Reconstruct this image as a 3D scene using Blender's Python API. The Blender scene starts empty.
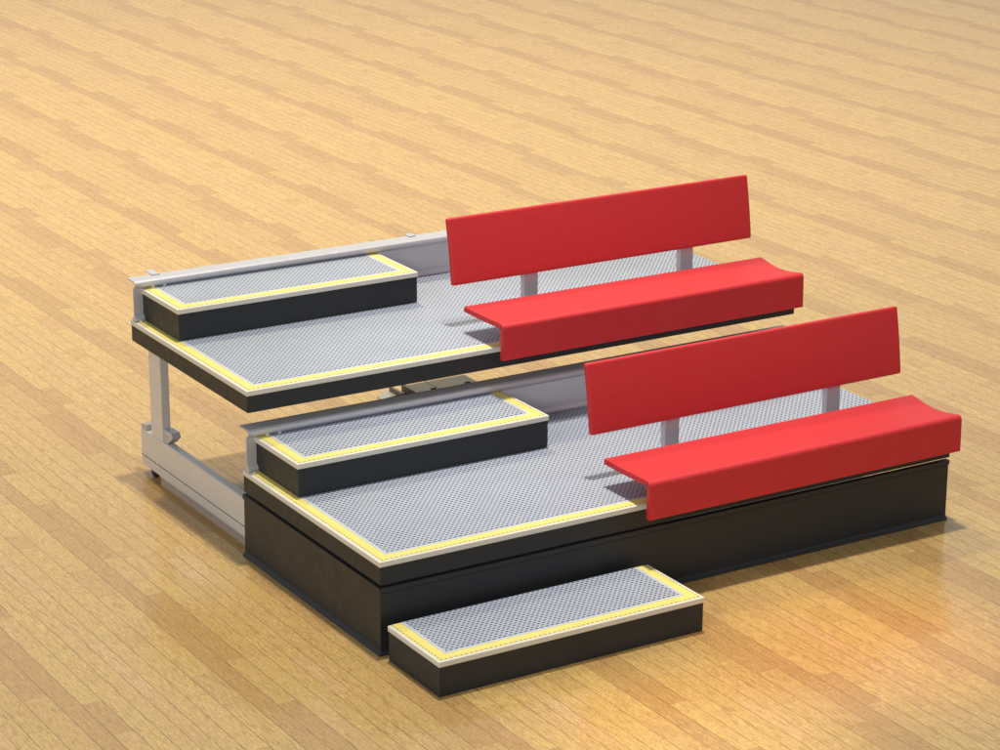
import bpy, bmesh, math, random
from mathutils import Vector, Matrix
random.seed(7)
S = bpy.context.scene
C = S.collection

# ------------------------------------------------------------------ materials
def new_mat(name):
    m = bpy.data.materials.new(name); m.use_nodes = True
    nt = m.node_tree; b = nt.nodes['Principled BSDF']
    return m, nt, b
def N(nt, typ, **kw):
    n = nt.nodes.new(typ)
    for k, v in kw.items():
        if k in n.inputs: n.inputs[k].default_value = v
        else: setattr(n, k, v)
    return n
def math_(nt, op, a, b=None, c=None):
    n = nt.nodes.new('ShaderNodeMath'); n.operation = op
    for i, v in enumerate((a, b, c)):
        if v is None: continue
        if isinstance(v, (int, float)): n.inputs[i].default_value = v
        else: nt.links.new(v, n.inputs[i])
    return n.outputs[0]
def mix(nt, fac, a, b, mode='MIX'):
    n = nt.nodes.new('ShaderNodeMix'); n.data_type = 'RGBA'; n.blend_type = mode
    for idx, v in ((0, fac), (6, a), (7, b)):
        if isinstance(v, (int, float)): n.inputs[idx].default_value = v
        elif isinstance(v, tuple): n.inputs[idx].default_value = (*v, 1) if len(v) == 3 else v
        else: nt.links.new(v, n.inputs[idx])
    return n.outputs[2]
def noise(nt, vec, scale, detail=3, rough=.55):
    n = N(nt, 'ShaderNodeTexNoise', Scale=scale, Detail=detail, Roughness=rough)
    nt.links.new(vec, n.inputs['Vector']); return n.outputs['Fac']
def mapping(nt, vec, scale=(1, 1, 1), loc=(0, 0, 0)):
    n = nt.nodes.new('ShaderNodeMapping'); n.inputs['Scale'].default_value = scale
    n.inputs['Location'].default_value = loc
    nt.links.new(vec, n.inputs['Vector']); return n.outputs[0]
def maprange(nt, v, a, b, c=0., d=1.):
    n = nt.nodes.new('ShaderNodeMapRange'); nt.links.new(v, n.inputs[0])
    for i, k in enumerate((a, b, c, d)): n.inputs[i + 1].default_value = k
    return n.outputs[0]
def bump(nt, b, h, strength, dist):
    n = N(nt, 'ShaderNodeBump', Strength=strength, Distance=dist)
    nt.links.new(h, n.inputs['Height']); nt.links.new(n.outputs[0], b.inputs['Normal'])

def plain(name, col, rough=.5, metal=0., spec=.5, var=.08, vs=9., bs=0., bscale=200.):
    m, nt, b = new_mat(name)
    tc = nt.nodes.new('ShaderNodeTexCoord').outputs['Object']
    f = noise(nt, tc, vs, 4)
    col2 = tuple(c * (1 - var) for c in col); col1 = tuple(min(1, c * (1 + var)) for c in col)
    nt.links.new(mix(nt, f, col2, col1), b.inputs['Base Color'])
    r = maprange(nt, noise(nt, tc, vs * 3, 3), .3, .7, rough * .88, min(1, rough * 1.12))
    nt.links.new(r, b.inputs['Roughness'])
    b.inputs['Metallic'].default_value = metal
    b.inputs['Specular IOR Level'].default_value = spec
    if bs: bump(nt, b, noise(nt, tc, bscale, 2), bs, .001)
    return m

M = {}
M['dark'] = plain('charcoal_panel', (.018, .0205, .023), .48, spec=.38, var=.03, bs=.15, bscale=400)
M['skirt'] = plain('charcoal_skirt', (.019, .0205, .0225), .45, spec=.38, var=.03, vs=4)
M['rim'] = plain('cream_edge', (.66, .64, .56), .4, var=.03)
M['trim'] = plain('pale_trim', (.50, .53, .57), .4, var=.03)
M['steel'] = plain('painted_grey_steel', (.52, .52, .54), .36, metal=.25, var=.05)
M['leg'] = plain('warm_grey_steel', (.66, .64, .60), .42, metal=.1, var=.05)
M['iron'] = plain('drive_housing_grey', (.19, .18, .155), .5, var=.08)
M['plate'] = plain('pale_post_steel', (.50, .47, .50), .35, metal=.2, var=.04)
M['bolt'] = plain('zinc_bolt', (.75, .72, .66), .3, metal=.3)
M['rubber'] = plain('black_rubber', (.015, .015, .015), .7)
M['groove'] = plain('seam_shadow_gap', (.06, .055, .05), .7)

# red upholstery
m, nt, b = new_mat('red_upholstery'); M['red'] = m
tc = nt.nodes.new('ShaderNodeTexCoord').outputs['Object']
f = noise(nt, tc, 170, 3, .75); f2 = noise(nt, tc, 5, 3)
c = mix(nt, maprange(nt, f, .3, .7), (.46, .018, .022), (.63, .033, .037))
c = mix(nt, maprange(nt, f2, .3, .7, 0, .25), c, (.58, .014, .022))
nt.links.new(c, b.inputs['Base Color'])
b.inputs['Roughness'].default_value = .55
b.inputs['Specular IOR Level'].default_value = .35
b.inputs['Sheen Weight'].default_value = .12
b.inputs['Sheen Roughness'].default_value = .4
b.inputs['Sheen Tint'].default_value = (1, .35, .35, 1)
bump(nt, b, f, .25, .001)

# anti-slip tread plate: staggered rows of short slots
m, nt, b = new_mat('antislip_tread'); M['tread'] = m
tc = nt.nodes.new('ShaderNodeTexCoord').outputs['Object']
sx = nt.nodes.new('ShaderNodeSeparateXYZ'); nt.links.new(tc, sx.inputs[0])
PX, PY = .0245, .0178
row = math_(nt, 'FLOOR', math_(nt, 'DIVIDE', sx.outputs[1], PY))
odd = math_(nt, 'MULTIPLY', row, .36)
u = math_(nt, 'FRACT', math_(nt, 'ADD', math_(nt, 'DIVIDE', sx.outputs[0], PX), odd))
v = math_(nt, 'FRACT', math_(nt, 'DIVIDE', sx.outputs[1], PY))
du = math_(nt, 'ABSOLUTE', math_(nt, 'SUBTRACT', u, .5)); dv = math_(nt, 'ABSOLUTE', math_(nt, 'SUBTRACT', v, .5))
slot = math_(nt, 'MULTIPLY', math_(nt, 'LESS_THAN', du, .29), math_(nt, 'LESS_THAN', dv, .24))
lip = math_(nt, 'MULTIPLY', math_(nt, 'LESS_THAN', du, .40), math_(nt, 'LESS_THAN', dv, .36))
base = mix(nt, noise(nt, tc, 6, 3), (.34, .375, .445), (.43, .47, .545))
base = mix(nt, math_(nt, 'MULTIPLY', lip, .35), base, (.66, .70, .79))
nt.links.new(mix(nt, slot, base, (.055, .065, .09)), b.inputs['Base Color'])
b.inputs['Metallic'].default_value = .25
b.inputs['Roughness'].default_value = .5
bump(nt, b, math_(nt, 'SUBTRACT', math_(nt, 'MULTIPLY', lip, .5), slot), .35, .002)

# yellow warning strip with one line of small grip slots (UV: x = metres along, y = 0..1 across)
m, nt, b = new_mat('yellow_warning_strip'); M['yellow'] = m
uv = nt.nodes.new('ShaderNodeUVMap').outputs[0]
sx = nt.nodes.new('ShaderNodeSeparateXYZ'); nt.links.new(uv, sx.inputs[0])
tc = nt.nodes.new('ShaderNodeTexCoord').outputs['Object']
d = math_(nt, 'LESS_THAN', math_(nt, 'FRACT', math_(nt, 'DIVIDE', sx.outputs[0], .0225)), .5)
e = math_(nt, 'MULTIPLY', math_(nt, 'LESS_THAN', sx.outputs[1], .16), math_(nt, 'GREATER_THAN', sx.outputs[1], .04))
yc = mix(nt, noise(nt, tc, 14, 3), (.70, .58, .15), (.80, .68, .20))
nt.links.new(mix(nt, math_(nt, 'MULTIPLY', d, e), yc, (.22, .18, .05)), b.inputs['Base Color'])
b.inputs['Roughness'].default_value = .45

# oak floor (UV plank: metres from plank edge / along; attribute tone, seed)
m, nt, b = new_mat('oak_strip_floor'); M['floor'] = m
uv = nt.nodes.new('ShaderNodeUVMap'); uv.uv_map = 'plank'
att = N(nt, 'ShaderNodeAttribute', attribute_name='tone'); sep = nt.nodes.new('ShaderNodeSeparateXYZ')
nt.links.new(att.outputs['Vector'], sep.inputs[0])
tone, seed, pink = sep.outputs[0], sep.outputs[1], sep.outputs[2]
su = nt.nodes.new('ShaderNodeSeparateXYZ'); nt.links.new(uv.outputs[0], su.inputs[0])
tc = nt.nodes.new('ShaderNodeTexCoord').outputs['Object']
off = nt.nodes.new('ShaderNodeCombineXYZ')
nt.links.new(math_(nt, 'MULTIPLY', seed, 37.), off.inputs[0]); nt.links.new(math_(nt, 'MULTIPLY', seed, 91.), off.inputs[1])
nt.links.new(math_(nt, 'MULTIPLY', seed, 13.), off.inputs[2])
va = nt.nodes.new('ShaderNodeVectorMath'); va.operation = 'ADD'
nt.links.new(tc, va.inputs[0]); nt.links.new(off.outputs[0], va.inputs[1]); P = va.outputs[0]
fine = noise(nt, mapping(nt, P, (260, 14, 1)), 1, 3, .6)          # pores
mid = noise(nt, mapping(nt, P, (60, 3.2, 1)), 1, 4, .6)
fig = noise(nt, mapping(nt, P, (34, 9, 1)), 1, 2, .5)             # cathedral figure
rings = math_(nt, 'PINGPONG', math_(nt, 'MULTIPLY', fig, 16.), 1.)
spk = noise(nt, mapping(nt, P, (250, 60, 1)), 1, 1, .5)
col = mix(nt, tone, (.350, .212, .074), (.478, .328, .112))
col = mix(nt, math_(nt, 'MULTIPLY', pink, .35), col, (.58, .37, .22))
col = mix(nt, maprange(nt, mid, .32, .68, 0, .34), col, (.44, .27, .112))
col = mix(nt, maprange(nt, rings, .4, 1, 0, .55), col, (1.22, 1.24, 1.30), 'MULTIPLY')
col = mix(nt, maprange(nt, fine, .47, .68, 0, .72), col, (.235, .13, .04))
col = mix(nt, maprange(nt, spk, .52, .66, 0, .8), col, (1.30, 1.33, 1.42), 'MULTIPLY')
# seams between planks
W = N(nt, 'ShaderNodeAttribute', attribute_name='size'); ws = nt.nodes.new('ShaderNodeSeparateXYZ')
nt.links.new(W.outputs['Vector'], ws.inputs[0])
ex = math_(nt, 'MINIMUM', su.outputs[0], math_(nt, 'SUBTRACT', ws.outputs[0], su.outputs[0]))
ey = math_(nt, 'MINIMUM', su.outputs[1], math_(nt, 'SUBTRACT', ws.outputs[1], su.outputs[1]))
sx_ = maprange(nt, ex, .0008, .0026, 1, 0); sy_ = maprange(nt, ey, .0008, .0026, .5, 0)
jit = maprange(nt, noise(nt, mapping(nt, P, (2, 3, 1)), 1, 2), .35, .65, .55, 1.0)
seam = math_(nt, 'MULTIPLY', math_(nt, 'MAXIMUM', sx_, sy_), jit)
nt.links.new(mix(nt, seam, col, (.17, .095, .045)), b.inputs['Base Color'])
r = maprange(nt, mid, .3, .7, .13, .20)
nt.links.new(r, b.inputs['Roughness'])
b.inputs['Specular IOR Level'].default_value = .5
bump(nt, b, math_(nt, 'SUBTRACT', math_(nt, 'MULTIPLY', fine, -.15), seam), .25, .001)

# ------------------------------------------------------------------ mesh helpers
def finish(bm, name, mat, parent=None, smooth=None, loc=(0, 0, 0)):
    bmesh.ops.recalc_face_normals(bm, faces=bm.faces)
    me = bpy.data.meshes.new(name); bm.to_mesh(me); bm.free()
    o = bpy.data.objects.new(name, me); C.objects.link(o)
    me.materials.append(M[mat])
    if parent: o.parent = parent
    o.location = loc
    if smooth:
        for p in me.polygons: p.use_smooth = True
        md = o.modifiers.new('wn', 'WEIGHTED_NORMAL'); md.keep_sharp = True
    return o
def abox(bm, x0, x1, y0, y1, z0, z1, bev=0., seg=2):
    t = bmesh.new()
    r = bmesh.ops.create_cube(t, size=1)
    bmesh.ops.transform(t, matrix=Matrix.Translation(((x0+x1)/2, (y0+y1)/2, (z0+z1)/2)) @ Matrix.Diagonal((x1-x0, y1-y0, z1-z0, 1)), verts=t.verts)
    if bev: bmesh.ops.bevel(t, geom=list(t.edges), offset=bev, segments=seg, profile=.7, affect='EDGES')
    merge(bm, t)
def merge(bm, t):
    me = bpy.data.meshes.new('tmp'); t.to_mesh(me); t.free(); bm.from_mesh(me); bpy.data.meshes.remove(me)
def prism(bm, prof, x0, x1, axis='x', bev=0., seg=2, ang=25):
    """prof: closed list of (y,z) extruded along x  (or (x,z) along y, or (x,y) along z)"""
    t = bmesh.new()
    def P(a, b_, c):
        return (c, a, b_) if axis == 'x' else ((a, c, b_) if axis == 'y' else (a, b_, c))
    A = [t.verts.new(P(a, b_, x0)) for a, b_ in prof]; B = [t.verts.new(P(a, b_, x1)) for a, b_ in prof]
    n = len(prof)
    t.faces.new(A); t.faces.new(B[::-1])
    for i in range(n): t.faces.new((A[i], B[i], B[(i+1) % n], A[(i+1) % n]))
    bmesh.ops.recalc_face_normals(t, faces=t.faces)
    if bev:
        es = [e for e in t.edges if len(e.link_faces) == 2 and e.calc_face_angle() > math.radians(ang)]
        bmesh.ops.bevel(t, geom=es, offset=bev, segments=seg, profile=.6, affect='EDGES')
    merge(bm, t)
def cyl(bm, c, r, h, axis='x', n=24, bev=0.):
    t = bmesh.new()
    bmesh.ops.create_cone(t, cap_ends=True, segments=n, radius1=r, radius2=r, depth=h)
    if bev:
        es = [e for e in t.edges if e.calc_face_angle(0) > 1]
        bmesh.ops.bevel(t, geom=es, offset=bev, segments=2, affect='EDGES')
    R = Matrix.Rotation(math.pi/2, 4, 'Y') if axis == 'x' else (Matrix.Rotation(math.pi/2, 4, 'X') if axis == 'y' else Matrix())
    bmesh.ops.transform(t, matrix=Matrix.Translation(c) @ R, verts=t.verts)
    merge(bm, t)
def thing(name, loc, label, cat, group=None):
    o = bpy.data.objects.new(name, None); C.objects.link(o); o.location = loc
    o.empty_display_size = .1
    o['label'] = label; o['category'] = cat
    if group: o['group'] = group
    return o
def strip(name, mat, parent, L, D, a, b_, z0, z1, right):
    """flat mitred band a..b_ from the plate's outer edge on the left, front (and right) sides"""
    bm = bmesh.new(); uvl = bm.loops.layers.uv.new('UVMap')
    segs = [[(a, D), (a, a), (b_, b_), (b_, D)],                       # left
            [(a, a), (L - a if right else L, a), (L - b_ if right else L, b_), (b_, b_)]]
    if right: segs.append([(L - a, a), (L - a, D), (L - b_, D), (L - b_, b_)])
    for q in segs:
        vs = [bm.verts.new((x, y, z1)) for x, y in q]
        f = bm.faces.new(vs)
        p0, p1 = Vector(q[0]), Vector(q[1]); d = (p1 - p0).normalized()
        for lp, pt, vv in zip(f.loops, q, (0, 0, 1, 1)):
            lp[uvl].uv = ((Vector(pt) - p0).dot(d), vv)
    bmesh.ops.remove_doubles(bm, verts=bm.verts, dist=1e-6)
    bmesh.ops.recalc_face_normals(bm, faces=bm.faces)
    for f in bm.faces:
        if f.normal.z < 0: f.normal_flip()
    r = bmesh.ops.extrude_face_region(bm, geom=list(bm.faces))
    bmesh.ops.translate(bm, verts=[g for g in r['geom'] if isinstance(g, bmesh.types.BMVert)], vec=(0, 0, z0 - z1))
    return finish(bm, name, mat, parent)

# ------------------------------------------------------------------ measured sizes (metres)
L, D, H1, RIM, FAS = 2.962, 1.240, .400, .0235, .100
DY, DZ = 1.176, .3775
SL, SD, SH = 1.253, .410, .150

# ------------------------------------------------------------------ floor
def make_floor():
    offs = [0, .080, .163, .246, .316, .381, .453, .541, .645, .725, .808, .891, .961, 1.026, 1.098, 1.186, 1.290]
    PY = 1.238
    # per column: (start y of piece going up, tone, pinkness); measured repeat of the boards
    T = [[(.20, .08, .1), (.84, .14, .1)],
         [(.18, .92, 0), (.78, .70, .3), (1.12, .15, .1)],
         [(.05, .85, 0), (.58, .95, 0)],
         [(.30, .74, .2)],
         [(.10, .66, .7), (.70, .72, .3)],
         [(.33, .85, 0)],
         [(.03, .88, 0), (.57, .50, 0), (.735, .92, 0)],
         [(.20, .85, 0), (1.13, .48, .1)],
         [(.10, .14, 0), (.70, .06, .1)],
         [(.27, .10, 0), (1.04, .76, 0)],
         [(.25, .62, 0), (.80, .80, 0)],
         [(.45, .70, 0)],
         [(.15, .78, .1), (.60, .70, .2), (1.0, .66, .7)],
         [(.38, .72, .2)],
         [(.05, .62, 0), (.70, .70, 0)],
         [(.33, .14, .1), (1.0, .55, .1)]]
    x_lo, x_hi, y_lo, y_hi = -9., 22., -9., 28.
    vs, fs, uvs, tone, size = [], [], [], [], []
    k0 = int(math.floor((x_lo + 1.286) / 1.29)); k1 = int(math.ceil((x_hi + 1.286) / 1.29))
    for k in range(k0, k1):
        for j in range(16):
            xa = -1.286 + 1.29 * k + offs[j]; xb = -1.286 + 1.29 * k + offs[j+1]
            rows = T[j]; n0 = int(math.floor(y_lo / PY)); n1 = int(math.ceil(y_hi / PY))
            for n in range(n0, n1):
                for i, (ys, tn, pk) in enumerate(rows):
                    ya = n * PY + ys
                    yb = n * PY + (rows[i+1][0] if i + 1 < len(rows) else PY + rows[0][0])
                    b0 = len(vs)
                    vs += [(xa, ya, 0), (xb, ya, 0), (xb, yb, 0), (xa, yb, 0)]
                    fs.append((b0, b0+1, b0+2, b0+3))
                    w, h = xb - xa, yb - ya
                    uvs += [(0, 0), (w, 0), (w, h), (0, h)]
                    tone.append((min(1, max(0, tn + random.uniform(-.05, .05))), random.random(), pk))
                    size.append((w, h, 0))
    me = bpy.data.meshes.new('floor'); me.from_pydata(vs, [], fs)
    ul = me.uv_layers.new(name='plank'); ul.data.foreach_set('uv', [c for p in uvs for c in p])
    for nm, dat in (('tone', tone), ('size', size)):
        at = me.attributes.new(nm, 'FLOAT_VECTOR', 'FACE'); at.data.foreach_set('vector', [c for p in dat for c in p])
    me.materials.append(M['floor'])
    o = bpy.data.objects.new('floor', me); C.objects.link(o); o['kind'] = 'structure'
    return o
make_floor()

# ------------------------------------------------------------------ step boxes
def make_step(loc, label):
    t = thing('step_box', loc, label, 'step', 'grey topped step boxes of the bleacher')
    bm = bmesh.new(); abox(bm, .004, SL - .004, .004, SD - .002, .0015, SH - RIM, .002); finish(bm, 'box_body', 'dark', t)
    bm = bmesh.new(); abox(bm, 0, SL, 0, SD, SH - RIM, SH, .0035, 2); finish(bm, 'edge_rim', 'rim', t, True)
    strip('warning_strip', 'yellow', t, SL, SD - .003, .013, .058, SH - .004, SH + .0015, True)
    strip('inner_trim', 'trim', t, SL, SD - .003, .059, .074, SH - .004, SH + .0018, True)
    bm = bmesh.new(); abox(bm, .075, SL - .075, .075, SD - .003, SH - .004, SH + .0025); finish(bm, 'tread_plate', 'tread', t)
    return t
make_step((.001, -.467, 0), 'step box on the wooden floor in front of the lower platform')
make_step((.046, .7985, H1 + .0045), 'step box standing on the lower platform beside the lower red bench')
make_step((.046, .7985 + DY, H1 + DZ + .0045), 'topmost step box standing on the raised rear platform')

# ------------------------------------------------------------------ platforms
def deck_parts(t):
    bm = bmesh.new(); abox(bm, 0, L, 0, D, H1 - RIM, H1, .0035, 2); finish(bm, 'edge_rim', 'rim', t, True)
    strip('warning_strip', 'yellow', t, L, D - .003, .013, .058, H1 - .004, H1 + .0015, False)
    strip('inner_trim', 'trim', t, L, D - .003, .059, .074, H1 - .004, H1 + .0018, False)
    bm = bmesh.new(); abox(bm, .075, L - .004, .075, D - .003, H1 - .004, H1 + .0025); finish(bm, 'tread_plate', 'tread', t)
    bm = bmesh.new(); abox(bm, .003, L - .010, .003, D - .003, H1 - FAS, H1 - RIM, .0015); finish(bm, 'fascia', 'dark', t)
    # rolled steel riser rail along the back edge (profile in y,z)
    z0 = H1 + .003
    prof = [(1.186, z0), (1.182, z0 + .012), (1.190, z0 + .026), (1.200, z0 + .032), (1.200, z0 + .152),
            (1.190, z0 + .160), (1.180, z0 + .168), (1.176, z0 + .178), (1.179, z0 + .188), (1.190, z0 + .194),
            (1.268, z0 + .194), (1.270, z0 + .188), (1.194, z0 + .187), (1.184, z0 + .180), (1.186, z0 + .172),
            (1.206, z0 + .156), (1.206, z0 + .026), (1.228, z0 + .004), (1.228, z0)]
    bm = bmesh.new(); prism(bm, prof, .004, L - .01)
    o = finish(bm, 'riser_rail', 'steel', t)
    for xx in (.10, .16):
        bm = bmesh.new(); cyl(bm, (xx, 1.192, z0 + .156), .009, .012, 'y', 16, .002); finish(bm, 'bolt', 'bolt', o)
    bm = bmesh.new(); cyl(bm, (.022, 1.168, z0 + .002), .007, .008, 'z', 16, .002); finish(bm, 'bolt', 'bolt', o)
    return o

low = thing('bleacher_platform', (0, 0, 0), 'lower front platform with charcoal skirt panels standing on the floor', 'platform', 'platforms of the bleacher')
deck_parts(low)
# skirt: lip at the top, flared foot
TOP = H1 - FAS - .011
sp = [(-.011, 0), (-.012, .005), (-.009, .009), (-.003, .013), (.002, .022), (.003, TOP - .026), (.012, TOP - .0255), (.012, TOP - .0215), (-.004, TOP - .021),
      (-.004, TOP), (.022, TOP), (.022, 0)]
def mitred(prof, end, axis):
    """skirt profile swept along x (axis 'x') or y, mitred at the front left corner"""
    bm = bmesh.new()
    P = (lambda a, z, t: (t, a, z)) if axis == 'x' else (lambda a, z, t: (a, t, z))
    A = [bm.verts.new(P(a, z, a + .0004)) for a, z in prof]; B = [bm.verts.new(P(a, z, end)) for a, z in prof]
    n = len(prof); bm.faces.new(A); bm.faces.new(B[::-1])
    for i in range(n): bm.faces.new((A[i], B[i], B[(i+1) % n], A[(i+1) % n]))
    return bm
finish(mitred(sp, L - .014, 'x'), 'front_skirt', 'skirt', low)
finish(mitred(sp, D, 'y'), 'side_skirt', 'skirt', low)

up = thing('bleacher_platform', (0, DY, DZ), 'raised rear platform carried on a grey post and floor beam', 'platform', 'platforms of the bleacher')
rail = deck_parts(up)
Z = lambda z: z - DZ
Y = lambda y: y - DY
for (xa, xb, ya, yb) in ((.120, .160, 2.420, 2.505), (1.50, 1.54, 2.420, 2.47)):
    bm = bmesh.new(); abox(bm, xa, xb, Y(ya), Y(yb), Z(.9755), Z(.980), .001); finish(bm, 'rail_tab', 'steel', rail)

def undercarriage(x, detail=True):
    # box beam on wheels with a post
    bm = bmesh.new()
    w = .046
    prism(bm, [(x, Z(.042)), (x + w, Z(.042)), (x + w, Z(.219)), (x + w - .005, Z(.224)), (x + .005, Z(.224)), (x, Z(.221))], Y(.06), Y(2.462), axis='y')
    beam = finish(bm, 'floor_beam', 'leg', up)
    bm = bmesh.new(); abox(bm, x - .0015, x + .01, Y(.06), Y(2.4625), Z(.0895), Z(.0925)); finish(bm, 'seam', 'groove', beam)
    bm = bmesh.new(); prism(bm, [(Y(2.404), Z(.2245)), (Y(2.462), Z(.2245)), (Y(2.462), Z(.242)), (Y(2.43), Z(.250)), (Y(2.404), Z(.250))], x + .002, x + .05, bev=.002)
    finish(bm, 'end_cap', 'plate', beam)
    for yy in (2.44, 2.30, 2.17):
        bm = bmesh.new(); cyl(bm, (x - .002, Y(yy - .03), Z(.104)), .0085, .009, 'x', 14, .0015); finish(bm, 'bolt', 'bolt', beam)
    for yy in (2.36, .45):
        bm = bmesh.new(); cyl(bm, (x + .026, Y(yy), Z(.026)), .026, .030, 'x', 28, .004); finish(bm, 'wheel', 'rubber', beam)
    bm = bmesh.new(); abox(bm, x - .000, x + .042, Y(2.208), Y(2.338), Z(.224), Z(H1 + DZ - FAS), .003); finish(bm, 'post', 'leg', up)
    # cast latch bracket at the foot of the post
    bm = bmesh.new()
    prism(bm, [(Y(2.206), Z(.2265)), (Y(2.168), Z(.2265)), (Y(2.112), Z(.268)), (Y(2.125), Z(.290)), (Y(2.206), Z(.290))], x + .006, x + .052, bev=.004)
    lk = finish(bm, 'latch_bracket', 'steel', up)
    bm = bmesh.new(); abox(bm, x + .003, x + .008, Y(2.165), Y(2.192), Z(.242), Z(.262), .002); finish(bm, 'catch', 'plate', lk)
undercarriage(.050)
# drive unit between beams, seen in the gap under the raised platform
bm = bmesh.new()
abox(bm, 1.475, 1.83, Y(2.29), Y(2.44), Z(.03), Z(.200), .004)
abox(bm, 1.60, 1.604, Y(2.287), Y(2.443), Z(.03), Z(.2025), .001)
du_ = finish(bm, 'drive_housing', 'iron', up)
bm = bmesh.new(); abox(bm, 1.455, 1.472, Y(2.275), Y(2.43), Z(.02), Z(.214), .002); finish(bm, 'side_plate', 'iron', du_)
bm = bmesh.new(); abox(bm, 1.385, 1.400, Y(2.30), Y(2.43), Z(.02), Z(.212), .002); finish(bm, 'side_plate', 'iron', du_)
bm = bmesh.new(); cyl(bm, (1.428, Y(2.40), Z(.165)), .016, .055, 'x', 20, .002); cyl(bm, (1.428, Y(2.33), Z(.13)), .03, .055, 'x', 20, .002); finish(bm, 'axle', 'iron', du_)
for xx in (1.56, 1.76):
    bm = bmesh.new(); abox(bm, xx, xx + .03, Y(2.31), Y(2.32), Z(.1995), Z(.206), .001); finish(bm, 'cover_clip', 'groove', du_)
bm = bmesh.new()
prism(bm, [(1.285, Y(2.33)), (1.384, Y(2.35)), (1.384, Y(2.43)), (1.35, Y(2.435)), (1.335, Y(2.405)), (1.30, Y(2.40))], Z(.05), Z(.19), axis='z', bev=.004)
finish(bm, 'limit_bracket', 'bolt', du_)
# ------------------------------------------------------------------ benches
def offset_path(pts, th):
    """closed outline of a sheet: pts on the outer side, th to the inside (right-hand of travel)"""
    out = []
    for i, p in enumerate(pts):
        a = Vector(pts[max(i-1, 0)]); b_ = Vector(pts[min(i+1, len(pts)-1)])
        d = (b_ - a).normalized(); n = Vector((-d.y, d.x))
        out.append((p[0] + n.x * th, p[1] + n.y * th))
    return pts, out
def sheet(bm, outer, inner, x0, x1, bev):
    """bent sheet with quad-strip ends, edges rounded"""
    t = bmesh.new(); n = len(outer)
    V = [[t.verts.new((x, a, b_)) for a, b_ in pl] for x in (x0, x1) for pl in (outer, inner)]
    o0, i0, o1, i1 = V
    for k in range(n - 1):
        t.faces.new((o0[k], o0[k+1], i0[k+1], i0[k])); t.faces.new((o1[k], i1[k], i1[k+1], o1[k+1]))
        t.faces.new((o0[k], o1[k], o1[k+1], o0[k+1])); t.faces.new((i0[k], i0[k+1], i1[k+1], i1[k]))
    t.faces.new((o0[0], i0[0], i1[0], o1[0])); t.faces.new((o0[-1], o1[-1], i1[-1], i0[-1]))
    bmesh.ops.recalc_face_normals(t, faces=t.faces)
    es = [e for e in t.edges if e.calc_face_angle(0) > math.radians(50)]
    bmesh.ops.bevel(t, geom=es, offset=bev, segments=3, profile=.6, affect='EDGES', clamp_overlap=True)
    merge(bm, t)
def make_bench(off, label):
    t = thing('bench_seat', off, label, 'bench', 'red upholstered benches')
    x0, x1 = 1.237, 2.935
    # seat and front apron: one moulded upholstered sheet (outer side travels back -> front -> down)
    pts = []
    yb, yf, zt, r = .262, -.082, .527, .020
    for i in range(13):
        f = i / 12; y = yb + (yf + r - yb) * f
        pts.append((y, zt - .014 * math.sin(math.pi * min(1, f * 1.0)) ** 1.2 + .001 * (1 - f)))
    for i in range(1, 8):
        a = math.pi / 2 * i / 7
        pts.append((yf + r - r * math.sin(a), zt - r + r * math.cos(a)))
    pts += [(yf - .002, .44), (yf - .003, .36)]
    oi = offset_path(pts, .024)
    bm = bmesh.new(); sheet(bm, *oi, x0, x1, .0075)
    for v_ in bm.verts:                       # the scoop is deeper towards the right end
        if v_.co.y > -.05 and v_.co.z > .47:
            f = max(0, min(1, (yb - v_.co.y) / (yb - yf)))
            v_.co.z += (.013 - .020 * (v_.co.x - x0) / (x1 - x0)) * math.sin(math.pi * f) ** 1.2
    seat = finish(bm, 'seat', 'red', t, True)
    # backrest
    outer = []
    for i in range(9):
        f = i / 8
        outer.append((.4160 - .052 * f - .004 * math.sin(math.pi * f), .911 - .312 * f))
    oi = offset_path(outer, .028)
    bm = bmesh.new(); sheet(bm, *oi, x0 + .002, 2.953, .0125)
    finish(bm, 'backrest', 'red', t, True)
    for xa in (1.647, 2.545):
        # bent flat-bar support: foot plate on the deck, upright, arm under the seat
        bm = bmesh.new()
        prism(bm, [(.396, H1 + .009), (.430, H1 + .009), (.432, .62), (.462, .80), (.448, .803), (.420, .66), (.396, .60)], xa, xa + .075, bev=.002)
        up_ = finish(bm, 'back_support', 'plate', t)
        bm = bmesh.new(); abox(bm, xa - .015, xa + .095, .34, .46, H1 + .0026, H1 + .010, .002); finish(bm, 'foot_plate', 'plate', up_)
        for yy in (.36, .446):
            bm = bmesh.new(); cyl(bm, (xa - .007, yy, H1 + .013), .006, .007, 'z', 12, .001); finish(bm, 'bolt', 'bolt', up_)
        bm = bmesh.new()
        prism(bm, [(-.050, .4035), (.012, .4035), (.03, .452), (.34, .452), (.34, .474), (-.050, .474)], xa + .01, xa + .06, bev=.002)
        finish(bm, 'seat_bracket', 'plate', t)
    return t
make_bench((0, 0, 0), 'lower red bench at the front of the lower platform, nearest the floor')
make_bench((0, DY, DZ), 'upper red bench on the raised rear platform')

# ------------------------------------------------------------------ light
w = bpy.data.worlds.new('World'); S.world = w; w.use_nodes = True
wn = w.node_tree; bg = wn.nodes['Background']; bg.inputs[1].default_value = 1.0
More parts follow.
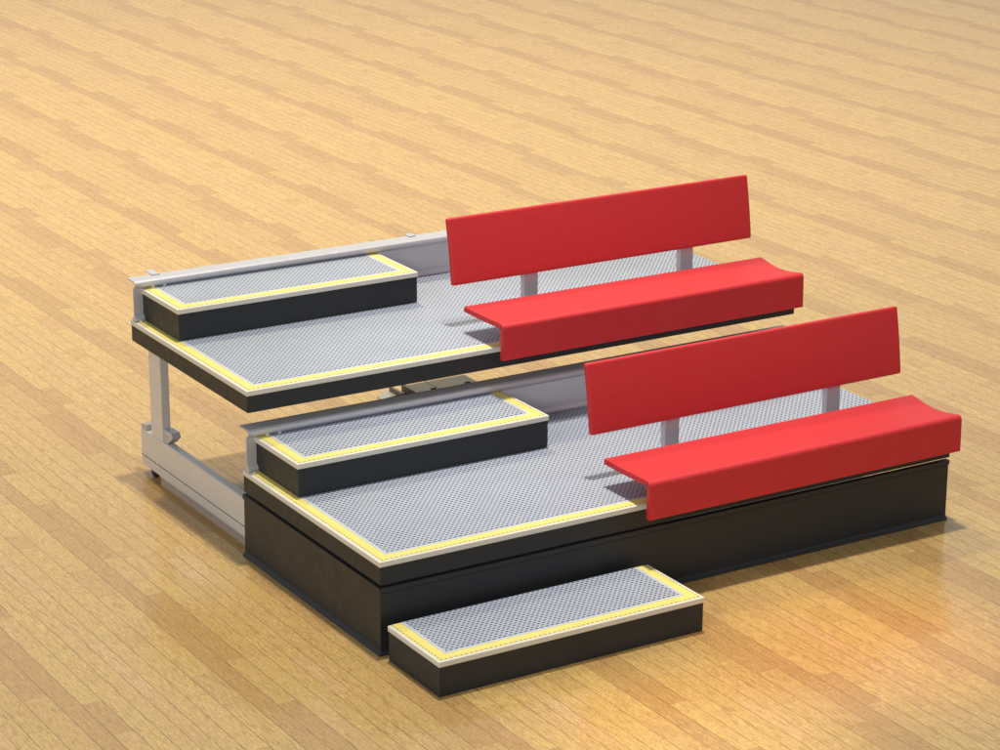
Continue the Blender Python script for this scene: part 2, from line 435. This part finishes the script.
# hall surroundings: dim all round, a paler band added far right for floor reflections
g_ = wn.nodes.new('ShaderNodeTexCoord').outputs['Generated']
dt = wn.nodes.new('ShaderNodeVectorMath'); dt.operation = 'DOT_PRODUCT'; wn.links.new(g_, dt.inputs[0]); dt.inputs[1].default_value = (.52, .855, 0)
sp_ = wn.nodes.new('ShaderNodeSeparateXYZ'); wn.links.new(g_, sp_.inputs[0])
az = maprange(wn, dt.outputs['Value'], -.2, .95); az.node.interpolation_type = 'SMOOTHSTEP'
e1 = maprange(wn, sp_.outputs[2], .10, .32); e1.node.interpolation_type = 'SMOOTHSTEP'
e2 = maprange(wn, sp_.outputs[2], .55, .95, 1, 0); e2.node.interpolation_type = 'SMOOTHSTEP'
band = math_(wn, 'MULTIPLY', math_(wn, 'MULTIPLY', az, e1), e2)
wn.links.new(mix(wn, band, (.38, .385, .40), (.60, .60, .62)), bg.inputs[0])
def area(name, loc, target, size, power, col, shape='DISK'):
    l = bpy.data.lights.new(name, 'AREA'); l.shape = shape; l.size = size; l.energy = power; l.color = col
    o = bpy.data.objects.new(name, l); C.objects.link(o); o.location = loc
    o.rotation_euler = (Vector(target) - Vector(loc)).to_track_quat('-Z', 'Y').to_euler()
    return o
area('ceiling_lamp', (2.0, 2.1, 20.), (2.0, 2.1, 0), .8, 3100, (1, .96, .89))
sl = bpy.data.lights.new('far_floor_fill', 'SPOT'); sl.energy = 25500; sl.color = (1, .86, .54); sl.spot_size = math.radians(86); sl.spot_blend = 1; sl.shadow_soft_size = 1.  # unseen spot added to brighten the far floor
so = bpy.data.objects.new('far_floor_fill', sl); C.objects.link(so); so.location = (2., 12., 20.)
so.rotation_euler = (Vector((5., 13., 0)) - so.location).to_track_quat('-Z', 'Y').to_euler()
for sx0, sy0, en, sc, ang in ((1.72, -.92, 600, (1, .45, .15), 20), (.62, -1.30, 800, (1, .74, .36), 20)):  # unseen spots added to make the warm glow pools on the near floor
    pl = bpy.data.lights.new('floor_glow_fill', 'SPOT'); pl.energy = en; pl.color = sc; pl.spot_size = math.radians(ang); pl.spot_blend = 1; pl.shadow_soft_size = .25
    po = bpy.data.objects.new('floor_glow_fill', pl); C.objects.link(po); po.location = (sx0 + .1, sy0 - 1.0, 4.6)
    po.rotation_euler = (Vector((sx0, sy0, 0)) - po.location).to_track_quat('-Z', 'Y').to_euler()
dl = bpy.data.lights.new('deck_spot', 'SPOT'); dl.energy = 1300; dl.color = (1, .96, .94); dl.spot_size = math.radians(24); dl.spot_blend = 1; dl.shadow_soft_size = .3
do = bpy.data.objects.new('deck_spot', dl); C.objects.link(do); do.location = (1.6, .9, 9.)
area('side_fill', (-9., -6., 5.), (1, .5, .5), 3.0, 450, (.97, .98, 1))  # soft fill added to lift the left and front faces

# ------------------------------------------------------------------ camera (solved from the photograph)
cd = bpy.data.cameras.new('camera'); cam = bpy.data.objects.new('camera', cd); C.objects.link(cam); S.camera = cam
cd.sensor_width = 36; cd.lens = 2546.03 / 1000 * 36; cd.clip_end = 500
yaw, pit, roll = -.54818, -.31386, .00434
fw = Vector((-math.sin(yaw)*math.cos(pit), math.cos(yaw)*math.cos(pit), math.sin(pit)))
rt = Vector((math.cos(yaw), math.sin(yaw), 0)); upv = rt.cross(fw)
rt2 = rt*math.cos(roll) + upv*math.sin(roll); up2 = -rt*math.sin(roll) + upv*math.cos(roll)
cam.matrix_world = Matrix(((rt2.x, up2.x, -fw.x, -4.47248), (rt2.y, up2.y, -fw.y, -8.23225), (rt2.z, up2.z, -fw.z, 4.22059), (0, 0, 0, 1)))

S.render.engine = 'CYCLES'
S.render.resolution_x = 1024; S.render.resolution_y = 768
S.view_settings.view_transform = 'Standard'; S.view_settings.look = 'None'
S.view_settings.exposure = 0; S.view_settings.gamma = 1
